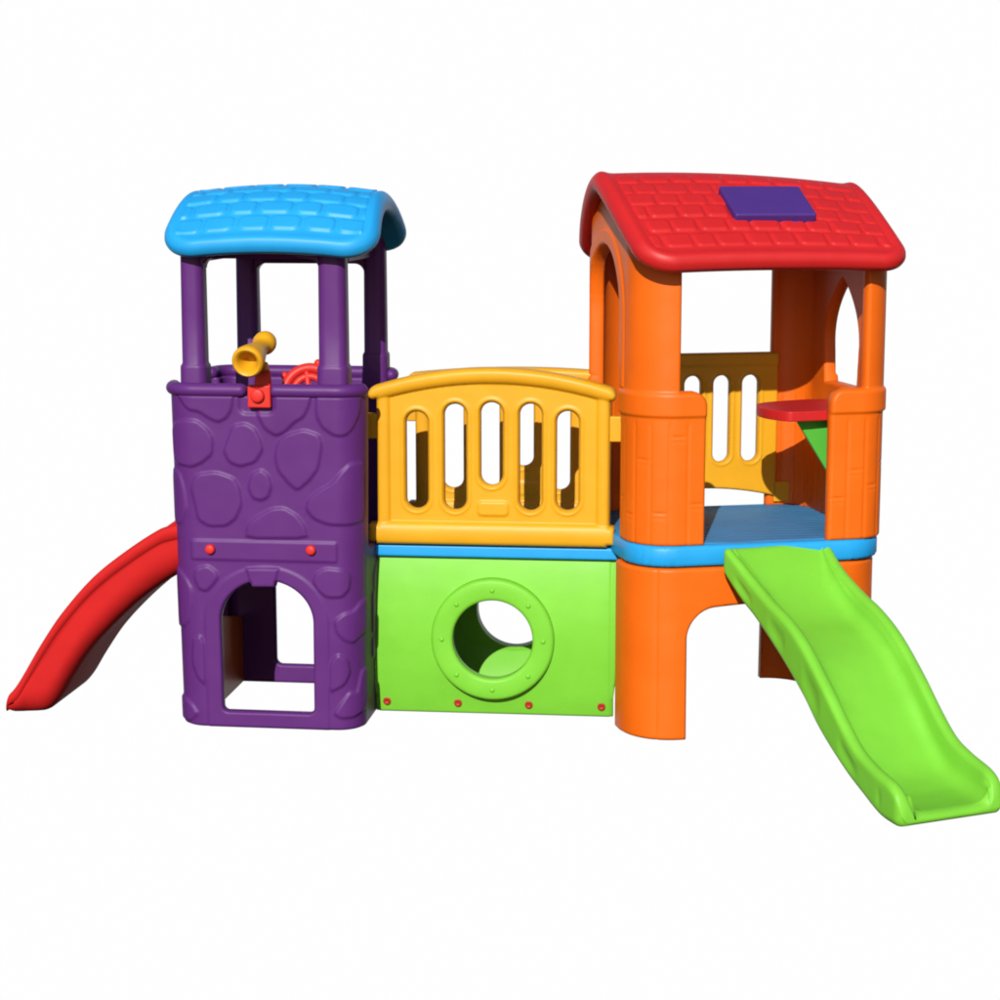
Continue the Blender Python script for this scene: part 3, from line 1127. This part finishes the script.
def make_slide(parent, mat, length, rim_tab, bed_tab, bot_tab, hw_tab, wall=0.030, ledge=0.0, scallop=None, nose=0.08, belly=0.02, lip=0.022, lip_h=0.030, taper=0.30):
    """moulded chute running along -y from the parent's origin; rings of one closed skin"""
    ts = [length * .0005] + [0.02 * (1 - math.cos(math.pi / 2 * k / 6)) for k in range(1, 7)]
    n = 110
    ts += [0.02 + (length - nose - 0.02) * k / n for k in range(1, n)]
    ts += [length - nose + nose * math.sin(math.pi / 2 * k / 44) for k in range(0, 44)]
    rings = []
    for t in ts:
        zr, zb, zu = interp(rim_tab, t), interp(bed_tab, t), interp(bot_tab, t)
        hw = interp(hw_tab, t)
        k = 1.0
        e = max(0.0, (t - (length - nose)) / nose)                # side walls roll down to the lip
        zr = zb + max(0.0, zr - zb) * math.sqrt(max(0.0, 1 - e ** 2.6))
        e = max(0.0, (t - (length - lip)) / lip)                  # the lip itself is rounded
        if e > 0:
            k = math.sqrt(max(0.0, 1 - e * e)); zc = (zb + zu) / 2
            dz = zr - zb
            zb = zc + (zb - zc) * max(k, .03); zu = zc + (zu - zc) * max(k, .03); zr = zb + dz
            hw -= 0.020 * (1 - k)
        e = max(0.0, 1 - t / 0.02)
        if e > 0:
            k = math.sqrt(max(0.0, 1 - e * e)); zc = zb - 0.02; zr = zc + (zr - zc) * (.5 + .5 * k)
            zb = zc + (zb - zc) * (.5 + .5 * k); hw -= 0.006 * (1 - k)
        H = max(zr - zb, 0.0004)
        Ho = max(zr - zu, 0.001)
        dep = scallop(t) if scallop else 0.0
        bl = min(belly, hw * .8)
        zl = zr - min(lip_h, Ho * .4)                              # foot of the rolled rim
        bh = min(belly * 1.2, (zl - zu) * .92)
        half = [(0.0, zu), ((hw - bl) * .6, zu)]
        for a in range(0, 91, 10):
            half.append((hw - bl + bl * math.sin(R(a)), zu + bh * (1 - math.cos(R(a)))))
        for f in (.25, .5, .75):
            z = zu + bh + (zl - 0.004 - zu - bh) * f
            half.append((hw - dep * math.sin(math.pi * f), z))
        half.append((hw, zl - 0.003)); half.append((hw + ledge, zl))
        rr = min(wall * (taper + (1 - taper) * min(1.0, H / .05)) / 2, Ho * .35)
        for a in range(0, 181, 18):
            ca = math.cos(R(a))
            xx = hw + ledge - rr + rr * ca if a <= 90 else hw + ledge - wall * (taper + (1 - taper) * min(1.0, H / .05)) + rr + rr * ca
            half.append((xx, max(zr - rr + rr * math.sin(R(a)), zb if a > 90 else zu)))
        hin = hw + ledge - wall * (taper + (1 - taper) * min(1.0, H / .05)) - 0.004
        fil = min(0.045, H * .95)
        for a in (0, 15, 30, 45, 60, 75, 90):
            half.append((hin - fil + fil * math.cos(R(a)), zb + fil - fil * math.sin(R(a))))
        half.append((hin * .5, zb - .0015)); half.append((0.0, zb - 0.002))
        ring = half + [(-x, z) for x, z in reversed(half[1:-1])]
        rings.append([(x, -t, z) for x, z in ring])
    return rings

GS_LEN = 0.905
GS = thing("slide", "green wavy slide hooked on the playhouse deck, running forward to the right", "slide",
           (0.807 + 0.010 * math.cos(R(12)), 5.832 + 0.010 * math.sin(R(12)), 0), 23.5)
rim_g = [(-0.03, 0.592), (0, 0.589), (0.04, 0.566), (0.12, 0.520), (0.23, 0.472), (0.33, 0.436), (0.42, 0.386), (0.53, 0.298), (0.62, 0.216),
         (0.69, 0.162), (0.76, 0.134), (0.82, 0.119), (0.87, 0.108), (0.905, 0.100)]
bed_g = [(-0.03, 0.591), (0, 0.587), (0.04, 0.552), (0.12, 0.476), (0.23, 0.404), (0.33, 0.366), (0.42, 0.318), (0.53, 0.222), (0.62, 0.128),
         (0.69, 0.073), (0.76, 0.046), (0.82, 0.038), (0.87, 0.036), (0.905, 0.036)]
bot_g = [(-0.03, 0.520), (0, 0.505), (0.086, 0.442), (0.16, 0.405), (0.25, 0.355), (0.34, 0.300), (0.44, 0.230), (0.52, 0.162), (0.65, 0.080),
         (0.74, 0.038), (0.81, 0.010), (0.86, 0.002), (0.905, 0.0)]
rings = make_slide(GS, M['green'], GS_LEN, rim_g, bed_g, bot_g, [(0, 0.180), (0.1, 0.170), (0.3, 0.169), (0.5, 0.170), (0.70, 0.168), (0.82, 0.169), (0.905, 0.166)], wall=0.038, nose=0.075, lip=0.028, taper=0.75,
                   scallop=lambda t: 0.0055 * max(0.0, math.sin((t - .06) * 2 * math.pi / 0.185)) ** .7 if .06 < t < .82 else 0.0)
loft("chute", M['green'], GS, rings, sharp=None)

RS_LEN = 0.585
RS = thing("slide", "red curved slide leaving the left side of the purple tower", "slide",
           (-0.684 + (-0.285) * math.cos(R(-7)) - 0.275 * math.sin(R(-7)), 5.891 + (-0.285) * math.sin(R(-7)) + 0.275 * math.cos(R(-7)), 0), -7 - 90)
# heights against distance from the tower side
def rz(tab): return [(a, b) for a, b in tab]
rim_r = [(-0.02, 0.622), (0.035, 0.612), (0.08, 0.598), (0.20, 0.519), (0.298, 0.439), (0.397, 0.327), (0.464, 0.230), (0.533, 0.117), (0.560, 0.080), (0.585, 0.060)]
bed_r = [(-0.02, 0.585), (0.035, 0.570), (0.08, 0.548), (0.20, 0.462), (0.298, 0.370), (0.397, 0.255), (0.464, 0.155), (0.533, 0.060), (0.560, 0.036), (0.585, 0.026)]
bot_r = [(-0.02, 0.480), (0.035, 0.452), (0.10, 0.412), (0.172, 0.357), (0.25, 0.284), (0.319, 0.208), (0.38, 0.120), (0.425, 0.048), (0.46, 0.012), (0.50, 0.002), (0.585, 0.0)]
rings = make_slide(RS, M['red'], RS_LEN, rim_r, bed_r, bot_r, [(0, 0.215), (0.3, 0.220), (0.585, 0.225)], wall=0.036, ledge=0.008, nose=0.02, belly=0.075, lip_h=0.040)
loft("chute", M['slide_red'], RS, rings, sharp=None)
